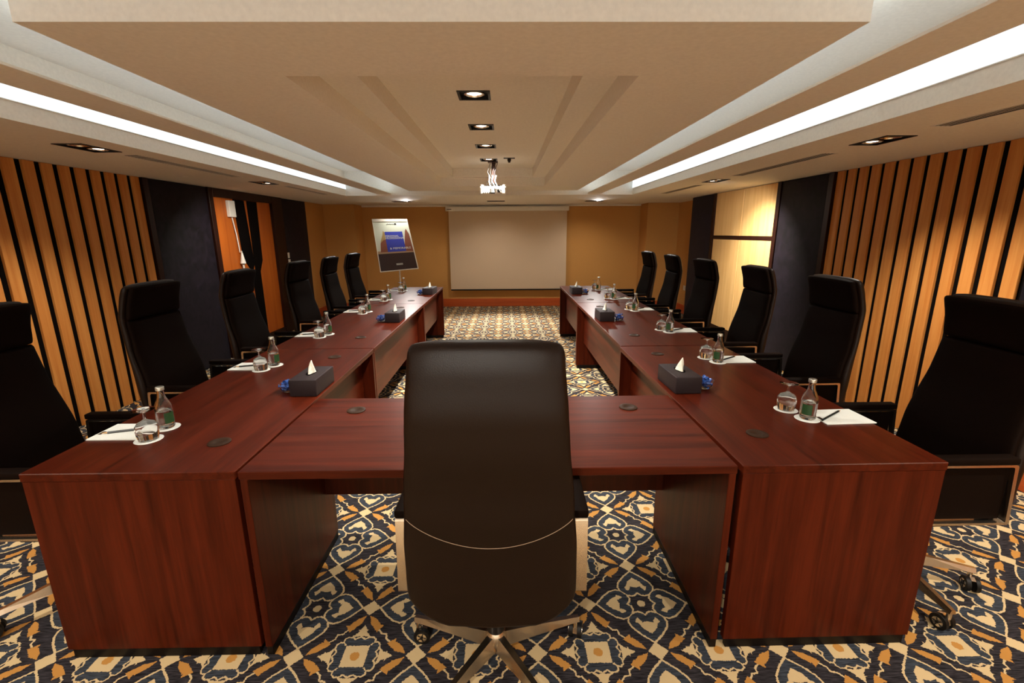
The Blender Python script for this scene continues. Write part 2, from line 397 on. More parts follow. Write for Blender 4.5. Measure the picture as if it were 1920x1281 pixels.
# walls
mb = MB()
mb.box(XL-.3, XL-.03, YF-.2, 8.31, 0, ZS, WALLP)
mb.box(XL-.3, XL, 8.31, YB+.2, 0, ZS, WALLP)
struct(mb.build('wall_left'))
mb = MB()
mb.box(XR, XR+.5, YF-.2, 2.69, 0, ZS, WALLP); mb.box(XR+.03, XR+.5, 2.69, 7.80, 0, ZS, WALLP); mb.box(3.34, XR+.5, 7.80, YB+.2, 0, ZS, WALLP)
struct(mb.build('wall_right'))
mb = MB(); mb.box(XL, 3.34, YB, YB+.2, 0, ZS, WALLP)
mb.box(XL, -2.86, 9.13, YB, 0, ZS, WALLP); mb.box(2.735, 3.34, 9.13, YB, 0, ZS, WALLP)
struct(mb.build('wall_back'))
struct(MB().box(XL, XR, YF-.2, YF, 0, ZS, PAINT).build('wall_front'))
BASEX = wood('baseboard_wood_x', srgb(172, 74, 34), srgb(196, 92, 44), 'x', .35, 4)
mb = MB(); mb.box(-2.86, 2.735, YB-.018, YB, 0, .165, BASEX, .003); mb.box(XL+.018, -2.842, 9.112, 9.13, 0, .165, BASEX, .003); mb.box(2.717, 3.34, 9.112, 9.13, 0, .165, BASEX, .003)
mb.box(-2.86, -2.842, 9.13, YB-.018, 0, .165, BASEX); mb.box(2.717, 2.735, 9.13, YB-.018, 0, .165, BASEX)
struct(mb.build('baseboard_back'))
struct(MB().box(XL, XL+.018, 8.31, 9.112, 0, .165, BASEW, .003).build('baseboard_left'))
mb = MB(); mb.box(XR-.018, XR, YF, 2.66, 0, .165, BASEW, .003); mb.box(3.322, 3.34, 7.80, 9.112, 0, .165, BASEW, .003)
struct(mb.build('baseboard_right'))
# thin cornice strip at the back wall
struct(MB().box(-2.86, 2.735, YB-.03, YB, ZS-.03, ZS, PAINT, .004).build('trim_7'))

# slat walls
def slat_wall(x_face, side, edges, y0, y1, label):
    """edges: list of (start, end) of slats along y; side=+1 wall is to +x"""
    t = thing('slatted_wall_panel', label, 'wall panel', (x_face, (y0+y1)/2, 0)); yc = (y0+y1)/2
    bx = sorted((side*.0205, side*.0295)); MB().box(bx[0], bx[1], y0-yc, y1-yc, 0, ZS-.001, BLACK).build('backing', t)
    xs = sorted((0, side*.020))
    for a, b_ in edges:
        MB().box(xs[0], xs[1], a-yc, b_-yc, .002, ZS-.002, SLAT, .0015).build('slat', t)
    return t
pl = .142; ed = []; y = 4.632
while y > -.2:
    ed.append((y-.088, y)); y -= pl
slat_wall(XL, -1, ed, -.3, 4.645, 'floor to ceiling wall of orange maple slats on black, left side')
pr = .1357; ed = []; y = 4.448
while y > 2.72:
    ed.append((y-.088, y)); y -= pr
slat_wall(XR, 1, ed, 2.70, 4.46, 'floor to ceiling wall of orange maple slats on black, right side')

def fabric_panel(x, side, y0, y1, label, post=()):
    t = thing('upholstered_wall_panel', label, 'wall panel', (x, (y0+y1)/2, 0), 0, 'dark fabric wall panels'); yc = (y0+y1)/2
    xs = sorted((side*.029, -side*.01)); MB().box(xs[0], xs[1], y0-yc+.002, y1-yc-.002, .002, ZS-.002, VELVET, .012, 3).build('padding', t, True)
    for a, b_ in post:
        xs = sorted((side*.029, -side*.02)); MB().box(xs[0], xs[1], a-yc, b_-yc, .002, ZS-.002, DARKW, .003).build('post', t)
fabric_panel(XL, -1, 4.72, 5.615, 'dark violet padded fabric panel between the slats and the left doorway', [(4.646, 4.718)])
fabric_panel(XL, -1, 7.415, 8.31, 'dark padded fabric panel with white switches, behind the left doorway')
fabric_panel(XR, 1, 4.535, 5.30, 'dark violet padded fabric panel between right slats and lit maple panels', [(4.462, 4.533), (5.302, 5.368)])
fabric_panel(XR, 1, 7.00, 7.80, 'dark padded fabric panel between lit maple panels and tan back corner', [(6.93, 6.998)])
fabric_panel(XR, 1, 2.52, 2.695, 'narrow black padded strip at the near end of right slats')

# lit maple panels, right wall
t = thing('maple_wall_panel', 'four pale maple panels with dark rail, brightly lit, right wall', 'wall panel', (XR, 6.15, 0))
MB().box(.018, .029, -.778, .778, .001, ZS-.001, BLACK).build('backing', t)
for a, b_ in ((-.775, -.016), (.0, .775)):
    for c, d in ((.17, 1.400), (1.452, ZS-.004)):
        MB().box(0, .018, a, b_, c, d, MAPLE, .002).build('panel', t)
MB().box(-.006, .018, -.777, .777, 1.402, 1.450, DARKW, .002).build('rail', t)
MB().box(-.006, .018, -.777, .777, .002, .166, DARKW, .002).build('kick_board', t)

# left doorway
dr = MB().box(-.028, -.012, -.86, .86, .002, ZS-.002, DOORW).build('door_1'); dr.location = (XL, 6.515, 0); struct(dr)
f = MB(); f.box(-.012, .03, -.895, -.815, 0, ZS-.001, DARKW, .003); f.box(-.012, .03, .58, .895, 0, ZS-.001, DARKW, .003)
f.box(-.012, .03, -.815, .58, 1.945, ZS-.001, DARKW, .003); f.box(-.012, .02, -.815, .58, .002, .10, DARKW, .003)
f.build('door_frame', dr)
# forked dark inlay (two bars that merge)
def prism(s, pts, x0, x1, mt):   # pts in (y,z)
    n = len(pts); vs = [(x0, *p) for p in pts]+[(x1, *p) for p in pts]
    return s.add(vs, [list(range(n))[::-1], [n+i for i in range(n)]]+[[i, (i+1) % n, n+(i+1) % n, n+i] for i in range(n)], mt)
f = MB(); yo = 6.515
q = lambda *P: [(a-yo, b_) for a, b_ in P]
prism(f, q((6.16, 1.94), (6.40, 1.94), (6.46, 1.20), (6.48, 1.13), (6.40, 1.0), (6.22, 1.20)), -.012, 0, BLACK)
prism(f, q((6.48, 1.94), (6.72, 1.94), (6.69, 1.15), (6.60, 1.0), (6.48, 1.0), (6.48, 1.13)), -.012, 0, BLACK)
prism(f, q((6.40, 1.0), (6.60, 1.0), (6.60, .10), (6.40, .10)), -.012, 0, BLACK)
f.build('forked_inlay', dr)
t = thing('pull_cord', 'cream box high on the orange left door with cord and tassel', 'fitting', (XL-.012, 6.06, 1.72))
MB().box(0, .045, -.065, .065, 0, .20, WHITEP, .006, 2).build('housing', t)
MB().tube([(.02, 0, .005), (.02, .05, -.22), (.02, .075, -.44)], .007, WHITEP).build('cord', t)
MB().lathe([(.004, -.42), (.035, -.58), (.030, -.585), (.012, -.60), (.010, -.75), (0, -.75)], WHITEP, 12, (.036, .085)).build('tassel', t, True)

# light switches, outlets
t = thing('light_switch', 'pair of white switch plates on dark panel behind left chairs', 'light switch', (XL+.011, 7.50, 1.03))
for k, (a, z) in enumerate(((-.05, .105), (-.04, 0))):
    p = MB().box(0, .010, a-.045, a+.045, z, z+.086, WHITEP, .002).build('switch_plate', t)
    MB().box(.010, .014, a-.02, a+.02, z+.02, z+.066, WHITEP, .001).build('rocker', p)
t = thing('wall_outlet', 'white double outlet on tan right wall beside the far chairs', 'outlet', (3.339, 8.5, .44))
for a in (-.07, .05):
    p = MB().box(-.01, 0, a-.045, a+.045, 0, .086, WHITEP, .002).build('outlet_plate', t)
    MB().lathe([(.018, .0), (.018, .004)], WHITEP, 16).build('socket', p).matrix_local = Matrix.Translation((-.014, a, .043)) @ Matrix.Rotation(PI/2, 4, 'Y')

# downlights
def downlight(x, y, z, hx, hy, lamps, label, group, lit):
    t = thing('recessed_downlight', label, 'ceiling light', (x, y, z), 0, group)
    o = plate(MB(), -hx, hx, -hy, hy, -.004, .0, [(-hx+.014, hx-.014, -hy+.014, hy-.014)], BLKP)
    o.build('frame', t)
    c = MB(); a, b_ = hx-.0135, hy-.0135
    c.box(-a, a, -b_, b_, .0195, .066, BLKP)
    for s in (-1, 1):
        c.box(min(s*a, s*(a-.0015)), max(s*a, s*(a-.0015)), -b_, b_, 0, .0645, BLKP); c.box(-a, a, min(s*b_, s*(b_-.0015)), max(s*b_, s*(b_-.0015)), 0, .0645, BLKP)
    c.build('housing', t)
    for k, (lx, ly) in enumerate(lamps):
        r = .058
        ring = MB().lathe([(r, .02), (r, .003), (r-.008, .001), (r-.014, .02)], CHROME, 28, (lx, ly)).build('lamp_ring', t, True)
        MB().lathe([(0, .004), (r-.030, .006), (r-.0145, .012), (r-.0145, .020)], (BULB if lit[k] else DIM), 24, (lx, ly)).build('lamp', ring, True)
    return t
names_c = ['hidden behind its near edge', 'nearest the camera and brightest', 'second in the row', 'third in the row', 'farthest, just before the projector']
for y, nm in zip(cl_ys, names_c):
    downlight(CX, y, ZC, .093, .093, [(0, 0)], 'square black recessed downlight in central ceiling coffer, '+nm, 'coffer downlights', [True])
dn = ['left soffit, above the near slats', 'left soffit, near the doorway', 'right soffit, above the slats', 'right soffit, beside the lit maple panels',
      'far soffit, above the poster stand', 'far soffit, above the projection screen', 'far soffit, right of the screen',
      'left soffit beside the camera', 'right soffit beside the camera', 'soffit behind camera, left', 'soffit behind camera, middle', 'soffit behind camera, right']
for i, ((x, y, ax), nm) in enumerate(zip(DOUBLES, dn)):
    hx, hy = (.155, .09) if ax == 'x' else (.09, .15)
    o = (.075, 0) if ax == 'x' else (0, .075)
    downlight(x, y, ZS, hx, hy, [(-o[0], -o[1]), o], 'black twin recessed downlight in the '+nm, 'twin soffit downlights', [i == 3, True])
# vents
vn = ['left soffit, beside the near twin downlight', 'left soffit, above the doorway', 'right soffit at the picture edge', 'right soffit, above the slats', 'right soffit, toward the far corner']
for (x0, x1, y0, y1, kind), nm in zip(vents, vn):
    xc, yc = (x0+x1)/2, (y0+y1)/2; hx, hy = (x1-x0)/2, (y1-y0)/2
    t = thing('air_vent', 'long narrow slotted air vent in the '+nm, 'air vent', (xc, yc, ZS), 0, 'ceiling air vents')
    plate(MB(), -hx, hx, -hy, hy, -.002, 0, [(-hx+.008, hx-.008, -hy+.008, hy-.008)], PAINT).build('frame', t)
    c = MB(); c.box(-hx+.0065, hx-.0065, -hy+.0065, hy-.0065, .0012, .042, BLACK); c.build('duct', t)
    c = MB()
    if kind == 'long':
        for k in (-1, 0, 1): c.box(k*.024-.0025, k*.024+.0025, -hy+.008, hy-.008, .0, .0011, PAINT)
    else:
        n = int(2*hy/.03)
        for k in range(n): 
            yy = -hy+.02+k*.03; c.box(-hx+.008, hx-.008, yy, yy+.005, .0, .0014, PAINT)
    c.build('louvre', t)
for x, y, nm in ((-3.03, 4.63, 'left soffit above the dark panel'), (2.93, 4.40, 'right soffit above the slats'), (.15, 8.0, 'far soffit in front of the screen')):
    tag(MB().lathe([(0, ZS-.008), (.025, ZS-.008), (.042, ZS-.002), (.042, ZS)], PAINT, 20, (x, y)).build('ceiling_sensor', None, True), 'small round flush sensor in the '+nm, 'sensor', 'ceiling sensors')

# projection screen
t = thing('projection_screen', 'pulled-down grey projection screen with white case on back wall', 'screen', (.04, 9.53, 0))
MB().box(-1.22, 1.235, -.045, .045, 1.925, 2.012, WHITEP, .008, 2).build('case', t)
MB().box(-1.165, 1.20, -.004, .004, .372, 1.93, SCREEN).build('fabric', t)
MB().box(-1.165, 1.20, -.012, .012, .345, .372, BLKP, .005, 2).build('weight_bar', t)
MB().box(-1.19, -1.10, -.048, -.045, 1.955, 1.965, BLKP).build('emblem', t)
MB().box(-1.15, 1.15, -.01, .088, 2.012, 2.0145, DARKW).build('bracket', t)

# projector on its ceiling mount
py = 5.45
t = thing('projector', 'white projector hanging from the coffer on a cabled bracket', 'projector', (-.13, py, 1.925))
MB().box(-.145, .145, -.11, .11, 0, .085, WHITEP, .012, 2).build('body', t)
c = MB()
for k in range(4): c.box(-.11+k*.022, -.098+k*.022, -.1125, -.1095, .012, .022, BLKP)
c.box(.04, .09, -.1125, -.1095, .02, .05, BLKP); c.box(-.03, .02, -.1125, -.1095, .008, .02, BLKP)
c.build('port', t)
c = MB()
for s in (-1, 1):
    c.lathe([(.012, .084), (.016, .10), (.01, .105), (0, .105)], WHITEP, 10, (s*.12, -.06))
c.build('foot', t, True)
c = MB(); c.box(-.012, .028, -.02, .02, .12, .35, DARKW); c.box(-.055, .055, -.05, .05, .345, .355, DARKW); c.box(-.10, .10, -.015, .015, .085, .10, BLKP)
c.tube([(.0, 0, .12), (-.09, .05, .09)], .007, BLKP); c.tube([(.01, 0, .12), (.1, .05, .09)], .007, BLKP); c.tube([(.0, 0, .13), (-.06, -.07, .14), (-.08, -.06, .09)], .006, BLKP)
c.build('mount', t)
c = MB()
for a, b_, dx in ((-.04, -.025, .01), (-.01, .03, .05), (.02, .06, .09)):
    c.tube([(a+dx*.2, -.06, .20), (a, -.10, .14), (b_, -.122, .06), (b_+dx*.3, -.118, .02)], .006, WHITEP, 6)
for a in (-.03, .0, .03, .05):
    c.tube([(a, -.03, .33), (a-.03, -.05, .24), (a*.5, -.07, .16), (a+.02, -.118, .03)], .0035, BLKP, 6)
c.build('cable', t)
t = thing('hook_plate', 'small black hook plate on the coffer beside the projector mount', 'hook', (.05, 5.2, ZC))
MB().box(-.06, .06, -.03, .03, -.004, 0, BLKP).build('plate', t)
MB().lathe([(.018, -.004), (.02, -.02), (.01, -.045), (0, -.045)], BLKP, 14).build('hook', t, True)

# ------------------------------------------------------------------ poster stand (tilted flip chart)
def unproj(px, py, y):
    d = fw*F_PX+r2*(px-960)-u2*(py-640.5); k = y/d.y; return Vector((0, 0, EYE))+d*k
C4 = [unproj(697, 411, 8.45), unproj(763, 411, 8.60), None, unproj(713, 511, 8.25)]   # TL TR BR BL
_n = (C4[1]-C4[0]).cross(C4[3]-C4[0]); _d = unproj(785, 504, 8.4)-Vector((0, 0, EYE)); C4[2] = Vector((0, 0, EYE))+_d*((C4[0]-Vector((0, 0, EYE))).dot(_n)/_d.dot(_n))
t = thing('poster_stand', 'tilted white-framed poster board with blue square on a thin pole', 'poster stand', (-1.93, 8.6, 0))
O = Vector((-1.93, 8.6, 0))
nrm = ((C4[1]-C4[0]).cross(C4[3]-C4[0])).normalized()
if nrm.y > 0: nrm = -nrm
def B(u, v, d=0):
    p = (C4[0]*(1-u)+C4[1]*u)*(1-v)+(C4[3]*(1-u)+C4[2]*u)*v
    return p+nrm*d-O
def quad_slab(s, u0, u1, v0, v1, d0, d1, mt):
    return s.hexa([B(u0, v0, d0), B(u1, v0, d0), B(u1, v1, d0), B(u0, v1, d0), B(u0, v0, d1), B(u1, v0, d1), B(u1, v1, d1), B(u0, v1, d1)], mt)
quad_slab(MB(), 0, 1, 0, 1, -.02, 0, WHITEP).build('board', t)
fr = MB()
for a in ((0, .022, 0, 1), (.978, 1, 0, 1), (.022, .978, .985, 1), (.022, .978, 0, .05)): quad_slab(fr, *a, 0.0002, .012, WHITEP)
fr.build('frame', t)
ps = MB()
quad_slab(ps, .022, .978, .05, .985, .0003, .001, SKYP)
quad_slab(ps, .022, .978, .66, .985, .001, .0014, DARKP); quad_slab(ps, .022, .978, .61, .66, .001, .0014, SANDP)
def pw(pts, mt, d=.0018):
    n = len(pts); ps.add([B(u, v, d) for u, v in pts], [list(range(n))], mt)
pw([(.75, .63), (.80, .42), (.86, .24), (.90, .19), (.96, .30), (.975, .64)], REDR); pw([(.10, .63), (.13, .46), (.24, .38), (.34, .40), (.34, .63)], REDR)
pw([(.13, .45), (.22, .30), (.25, .22), (.31, .28), (.33, .38), (.24, .40)], GOLDP)
quad_slab(ps, .29, .78, .245, .63, .0018, .0026, BLUEP)
quad_slab(ps, .60, .66, .08, .115, .0018, .0022, BLKP)
for k in range(3): quad_slab(ps, .45, .62, .86+k*.012, .866+k*.012, .0018, .0024, PAPER)
ps.build('poster', t)
def text_on(txt, u, v, h, mt, name):
    cu = bpy.data.curves.new('t', 'FONT'); cu.body = txt; cu.size = 1; cu.resolution_u = 2
    ob = bpy.data.objects.new('t', cu); COL.objects.link(ob); bpy.context.view_layer.update()
    me = bpy.data.meshes.new_from_object(ob.evaluated_get(bpy.context.evaluated_depsgraph_get()))
    bpy.data.objects.remove(ob)
    H = (C4[3]-C4[0]).length; Wd = (C4[1]-C4[0]).length
    for vv in me.vertices: vv.co = B(u+vv.co.x*h/Wd, v-vv.co.y*h/H, .0034)
    me.materials.append(mt); me.name = name
    o = bpy.data.objects.new(name, me); COL.objects.link(o); o.parent = t; return o
text_on('PERSONAL', .29, .345, .047, PAPER, 'lettering')
text_on('PROFESSIONAL', .29, .387, .047, PAPER, 'lettering')
text_on('& MEMORABLE', .36, .585, .052, PAPER, 'lettering')
sg = MB(); pts = [(.38+.018*i, .10+.014*math.sin(i*2.3)) for i in range(13)]
sg.tube([B(u, v, .003) for u, v in pts], .004, BLKP, 5); sg.build('script_logo', t)
pc = B(.5, 1, -.035)
MB().tube([B(.5, .6, -.035), pc, Vector((pc.x-.01, pc.y+.03, .06))], .013, WHITEP, 10).build('pole', t)
ft = MB()
for k in range(3):
    a = PI/2+k*2*PI/3; ft.tube([Vector((pc.x-.01, pc.y+.03, .07)), Vector((pc.x-.01+.25*math.cos(a), pc.y+.03+.25*math.sin(a), .012))], .011, WHITEP, 8)
ft.build('foot', t)

# ------------------------------------------------------------------ desks
TOP = .75
def desk(name_label, x0, x1, y0, y1, run, user, groms, rz=0, fittings=False):
    """run: axis of the long side; user: side the sitter is on ('-x','+x','-y')"""
    cx, cy = (x0+x1)/2, (y0+y1)/2; X, Y = (x1-x0)/2, (y1-y0)/2; g = .0025
    t = thing('conference_desk', name_label, 'desk', (cx, cy, 0), rz, 'mahogany conference desks')
    MB().box(-X+g, X-g, -Y+g, Y-g, TOP-.03, TOP, MAH[run], .0025).build('desktop', t)
    ep = .025
    for s in (-1, 1):
        if run == 'y':
            a, b_ = sorted((s*(Y-g-.002), s*(Y-g-.002-ep))); bx = (-X+g+.003, X-g-.003, a, b_)
        else:
            a, b_ = sorted((s*(X-g-.002), s*(X-g-.002-ep))); bx = (a, b_, -Y+g+.003, Y-g-.003)
        p = MB().box(*bx, .04, TOP-.0302, MAH['z'], .0015).build('end_panel', t)
        e2 = .0035
        if run == 'y': MB().box(bx[0]+.012, bx[1]-.012, bx[2]-(.0 if s > 0 else -.004), bx[3]-(.004 if s > 0 else 0), 0, .0398, PLINTH, .002).build('plinth', p)
        else: MB().box(bx[0], bx[1], bx[2]+.004, bx[3]-.004, 0, .0398, PLINTH, .002).build('plinth', p)
    iy = Y-g-.002-ep-.0005; ix = X-g-.002-ep-.0005
    if run == 'y':
        s = 1 if user == '-x' else -1
        a, b_ = sorted((s*(X-.085), s*(X-.103))); md = MB().box(a, b_, -iy, iy, .30, TOP-.0305, MAH['y'], .001).build('modesty_panel', t)
    else:
        a, b_ = Y-.103, Y-.085; md = MB().box(-ix, ix, a, b_, .30, TOP-.0305, MAH_DARK, .001).build('modesty_panel', t)
        for fx in (-.62, .72):
            f = MB(); f.tube([(fx-.012, a-.004, .665), (fx+.012, a-.004, .69)], .004, CHROME, 6); f.tube([(fx-.014, a-.004, .692), (fx+.010, a-.004, .672)], .004, CHROME, 6); f.box(fx-.006, fx+.006, a-.008, a-.0002, .66, .70, CHROME)
            f.build('corner_bracket', md)
    for gx, gy in groms:
        r_ = Matrix.Rotation(-rz, 3, 'Z') @ Vector((gx-cx, gy-cy, 0))
        MB().lathe([(.040, TOP+.0002), (.040, TOP+.003), (.036, TOP+.0048), (.020, TOP+.0045), (.018, TOP+.003), (0, TOP+.003)], GROM, 28, (r_.x, r_.y)).build('cable_grommet', t, True)
    return t
desk('mahogany cross desk at the near end, front chair tucked under it', -.897, .779, 1.395, 2.092, 'x', '-y', [(-.669, 1.934), (.545, 1.936)], 0)
LX0, LX1, RX0_, RX1_ = -1.617, -.903, .787, 1.494
desk('mahogany desk nearest the camera in the left row, end panel facing us', LX0, LX1, 1.398, 3.068, 'y', '-x', [(-1.088, 1.624), (-1.093, 2.846)])
desk('middle mahogany desk of the left row', LX0, LX1, 3.072, 5.08, 'y', '-x', [(-1.098, 3.405), (-1.108, 4.82)])
desk('farthest mahogany desk of the left row, toward the poster stand', LX0, LX1, 5.084, 6.69, 'y', '-x', [(-1.095, 5.32), (-1.10, 6.42)])
desk('mahogany desk nearest the camera in the right row, end panel facing us', RX0_-.003, RX1_, 1.398, 3.064, 'y', '+x', [(.972, 1.645), (.973, 2.849)], math.radians(.5))
desk('middle mahogany desk of the right row', RX0_, RX1_, 3.072, 5.06, 'y', '+x', [(.975, 3.40), (.99, 4.786)])
desk('farthest mahogany desk of the right row, near the lit tan corner', RX0_, RX1_, 5.064, 6.70, 'y', '+x', [(.981, 5.30), (.985, 6.44)])

# ------------------------------------------------------------------ chairs
def interp(tab, x):
    if x <= tab[0][0]: return tab[0][1]
    for (a, va), (b_, vb) in zip(tab, tab[1:]):
        if x <= b_:
            t_ = (x-a)/(b_-a); t_ = t_*t_*(3-2*t_)*.5+t_*.5; return va+(vb-va)*t_
    return tab[-1][1]
REAR = [(.40, -.222), (.55, -.238), (.8, -.268), (1.0, -.300), (1.08, -.308), (1.17, -.292), (1.27, -.262)]
FRONT = [(.40, -.110), (.69, -.150), (.93, -.205), (1.07, -.222), (1.12, -.214), (1.27, -.175)]
WID = [(.38, .246), (.5, .250), (.65, .246), (.8, .233), (1.0, .212), (1.08, .206), (1.2, .198), (1.27, .194)]
def loft(s, z0, z1, rear, front, wfac, mt, nz=40, nr=56, zb=lambda f: 0, zt=lambda f: 0, ex=7, endr=.02):
    """body lofted in z with a superellipse section between rear(z) and front(z)"""
    vs = []; fs = []
    for j in range(nz+1):
        tt = j/nz
        tz = .5-.5*math.cos(PI*tt) if endr else tt
        for i in range(nr):
            a = 2*PI*i/nr; ca, sa = math.cos(a), math.sin(a)
            cx = math.copysign(abs(ca)**(2/ex), ca); cyy = math.copysign(abs(sa)**(2/2.6), sa)
            z_lo = z0+zb(abs(cx)); z_hi = z1+zt(abs(cx)); z = z_lo+(z_hi-z_lo)*tz
            e_ = min(1, max(0, (z-z_lo)/endr)); e2 = min(1, max(0, (z_hi-z)/endr))
            sh = math.sqrt(max(0, 1-(1-min(e_, e2))**2)); shx = 1-(1-sh)*endr*.6/.2; 
            yr, yf = rear(z), front(z); ym = (yr+yf)/2; th = (yf-yr)/2*max(.02, sh)
            vs.append((cx*interp(WID, z)*wfac*shx, ym+cyy*th, z))
    for j in range(nz):
        for i in range(nr):
            k = (i+1) % nr; fs.append([j*nr+i, j*nr+k, (j+1)*nr+k, (j+1)*nr+i])
    fs += [list(range(nr))[::-1], [nz*nr+i for i in range(nr)]]
    return s.add(vs, fs, mt)
def rounded_block(s, x0, x1, y0, y1, z0, z1, mt, r=.03, seg=4): return s.box(x0, x1, y0, y1, z0, z1, mt, r, seg)

def make_chair():
    t = thing('office_chair', 'x', 'chair', (0, 0, 0), 0, 'high-back leather chairs around the desks')
    ZB = lambda f: .10*f**4; ZTOP = lambda f: -.010*f**4
    loft(MB(), .352, 1.258, lambda z: interp(REAR, z), lambda z: interp(FRONT, z)-.038, 1.0, LEATHER, zb=ZB, zt=ZTOP, endr=.026).build('backrest', t, True)
    loft(MB(), .47, 1.062, lambda z: interp(FRONT, z)-.05, lambda z: interp(FRONT, z)-.010, .965, LEATHERF, 24, endr=.012).build('back_cushion', t, True)
    loft(MB(), 1.064, 1.250, lambda z: interp(FRONT, z)-.05, lambda z: interp(FRONT, z)-.004, .965, LEATHERF, 16, zt=lambda f: -.008*f**4, endr=.014).build('headrest', t, True)
    # thread seam across the rear of the shell
    pts = []
    for i in range(-20, 21):
        f = i/20; x = f*.228; z = .665+.092*f*f
        cyy = -(1-abs(x/interp(WID, z))**7)**(1/2.6) if abs(x/interp(WID, z)) < 1 else 0
        yr, yf = interp(REAR, z), interp(FRONT, z)-.038
        pts.append((x, (yr+yf)/2+cyy*(yf-yr)/2-.0003, z))
    MB().tube(pts, .0011, THREAD, 5).build('seam', t, True)
    # seat
    bm = MB(); rounded_block(bm, -.238, .238, -.13, .335, .405, .50, LEATHERF, .036, 5); bm.build('seat', t, True)
    bm = MB(); bm.box(-.19, .19, -.10, .26, .365, .404, BLKP, .012, 2); bm.box(-.06, .06, -.12, .10, .325, .366, BLKP, .01, 2); bm.build('mechanism', t, True)
    MB().tube([(.06, .04, .345), (.20, .05, .35), (.25, .05, .343)], .006, CHROME, 8).build('lever', t, True)
    # arms: flat chrome bar bent to a loop, leather pad, leather infill
    for s in (-1, 1):
        cx = s*.268; w2 = .020; th = .007
        P = [(-.148, .690), (.20, .690), (.20, .445), (-.166, .445)]
        rr = .010; ring = []
        for i in range(4):
            p = Vector(P[i]); a = (Vector(P[i-1])-p).normalized(); c = (Vector(P[(i+1) % 4])-p).normalized()
            for k in range(4):
                u = k/3; ring.append(p+a*rr*(1-u)**2+c*rr*u**2)
        n = len(ring); cen = sum(ring, Vector((0, 0)))/n
        inner = [cen+(p-cen)*(1-.075) for p in ring]
        vs = []
        for L_ in (ring, inner):
            for sx in (-w2, w2): vs += [(cx+sx, p.x, p.y) for p in L_]
        fs = []
        for i in range(n):
            j = (i+1) % n
            fs += [[i, j, n+j, n+i], [2*n+i, 3*n+i, 3*n+j, 2*n+j], [i, 2*n+i, 2*n+j, j], [n+i, n+j, 3*n+j, 3*n+i]]
        a = MB().add(vs, fs, CHROME).build('armrest', t, True)
        MB().box(cx-.022, cx+.022, -.150, .19, .6905, .716, LEATHERF, .006, 2).build('arm_pad', a, True)
        MB().box(cx-.004, cx+.004, -.138, .182, .462, .671, LEATHERF, .001).build('side_panel', a)
        MB().box(min(s*.234, s*.264), max(s*.234, s*.264), -.06, .10, .448, .462, CHROME, .002).build('arm_bracket', a)
    # column and five-star base
    MB().lathe([(.024, .325), (.024, .20), (.030, .20), (.030, .13), (0, .13)], BLKP, 20).build('column', t, True)
    MB().lathe([(.030, .145), (.038, .13), (.042, .085), (.036, .07), (0, .07)], CHROME, 24).build('hub', t, True)
    for k in range(5):
        a = PI/2+k*2*PI/5; c_, s_ = math.cos(a), math.sin(a)
        def Pt(r, lat, z): return (r*c_-lat*s_, r*s_+lat*c_, z)
        L_ = MB()
        st = [(.030, .022, .080, .135), (.16, .018, .085, .122), (.29, .014, .086, .106), (.325, .013, .084, .102)]
        vs = []
        for r_, lw, za, zb_ in st: vs += [Pt(r_, -lw, za), Pt(r_, lw, za), Pt(r_, lw*.55, zb_), Pt(r_, -lw*.55, zb_)]
        fs = [[3, 2, 1, 0], [12, 13, 14, 15]]
        for j in range(3):
            for i in range(4): fs.append([j*4+i, j*4+(i+1) % 4, (j+1)*4+(i+1) % 4, (j+1)*4+i])
        L_.add(vs, fs, CHROME)
        leg = L_.build('base_leg', t)
        cs = MB(); rc = .313; cxx, cyy = rc*c_, rc*s_
        cs.lathe([(.009, .084), (.009, .055), (0, .055)], CHROME, 10, (cxx, cyy))
        rot = a+.5+k*1.3; ux, uy = math.cos(rot), math.sin(rot); ox, oy = -uy*.016, ux*.016
        ax_c = Vector((cxx+ox, cyy+oy, .031))
        for sd in (-1, 1):
            R_ = Matrix(((ux, -uy, 0), (uy, ux, 0), (0, 0, 1)))
            for rad, lo, hi, mt in ((.031, .009, .024, BLKP), (.019, .0242, .0262, CHROME), (.006, .026, .030, BLKP)):
                vs = []; n = 20
                for off in (sd*lo, sd*hi):
                    for i in range(n):
                        an = 2*PI*i/n; vs.append(ax_c+R_@Vector((off, rad*math.cos(an), rad*math.sin(an))))
                fs = [list(range(n)), [n+i for i in range(n)]]+[[i, (i+1) % n, n+(i+1) % n, n+i] for i in range(n)]
                cs.add(vs, fs, mt)
            for kk in range(5):   # dark spokes gaps on the rim disc
                an = 2*PI*kk/5; p0 = ax_c+R_@Vector((sd*.0265, .008*math.cos(an), .008*math.sin(an))); p1 = ax_c+R_@Vector((sd*.0265, .017*math.cos(an), .017*math.sin(an)))
                cs.tube([p0, p1], .0022, BLKP, 5)
        cs.add([ax_c+Matrix(((ux, -uy, 0), (uy, ux, 0), (0, 0, 1)))@Vector((x_, y_, z_)) for x_ in (-.008, .008) for y_, z_ in ((-.026, .0), (-.02, .024), (0, .034), (.018, .026), (.0, .008))],
               [[0, 1, 2, 3, 4], [9, 8, 7, 6, 5]]+[[i, 5+i, 5+(i+1) % 5, (i+1) % 5] for i in range(5)], CHROME)
        cs.build('caster', leg, True)
    return t
ch = make_chair()
ch.location = (-.046, 1.362, 0); ch.rotation_euler = (0, 0, math.radians(-1.0))
ch['label'] = 'black-brown high-back leather chair in front, seen from behind at the cross desk'
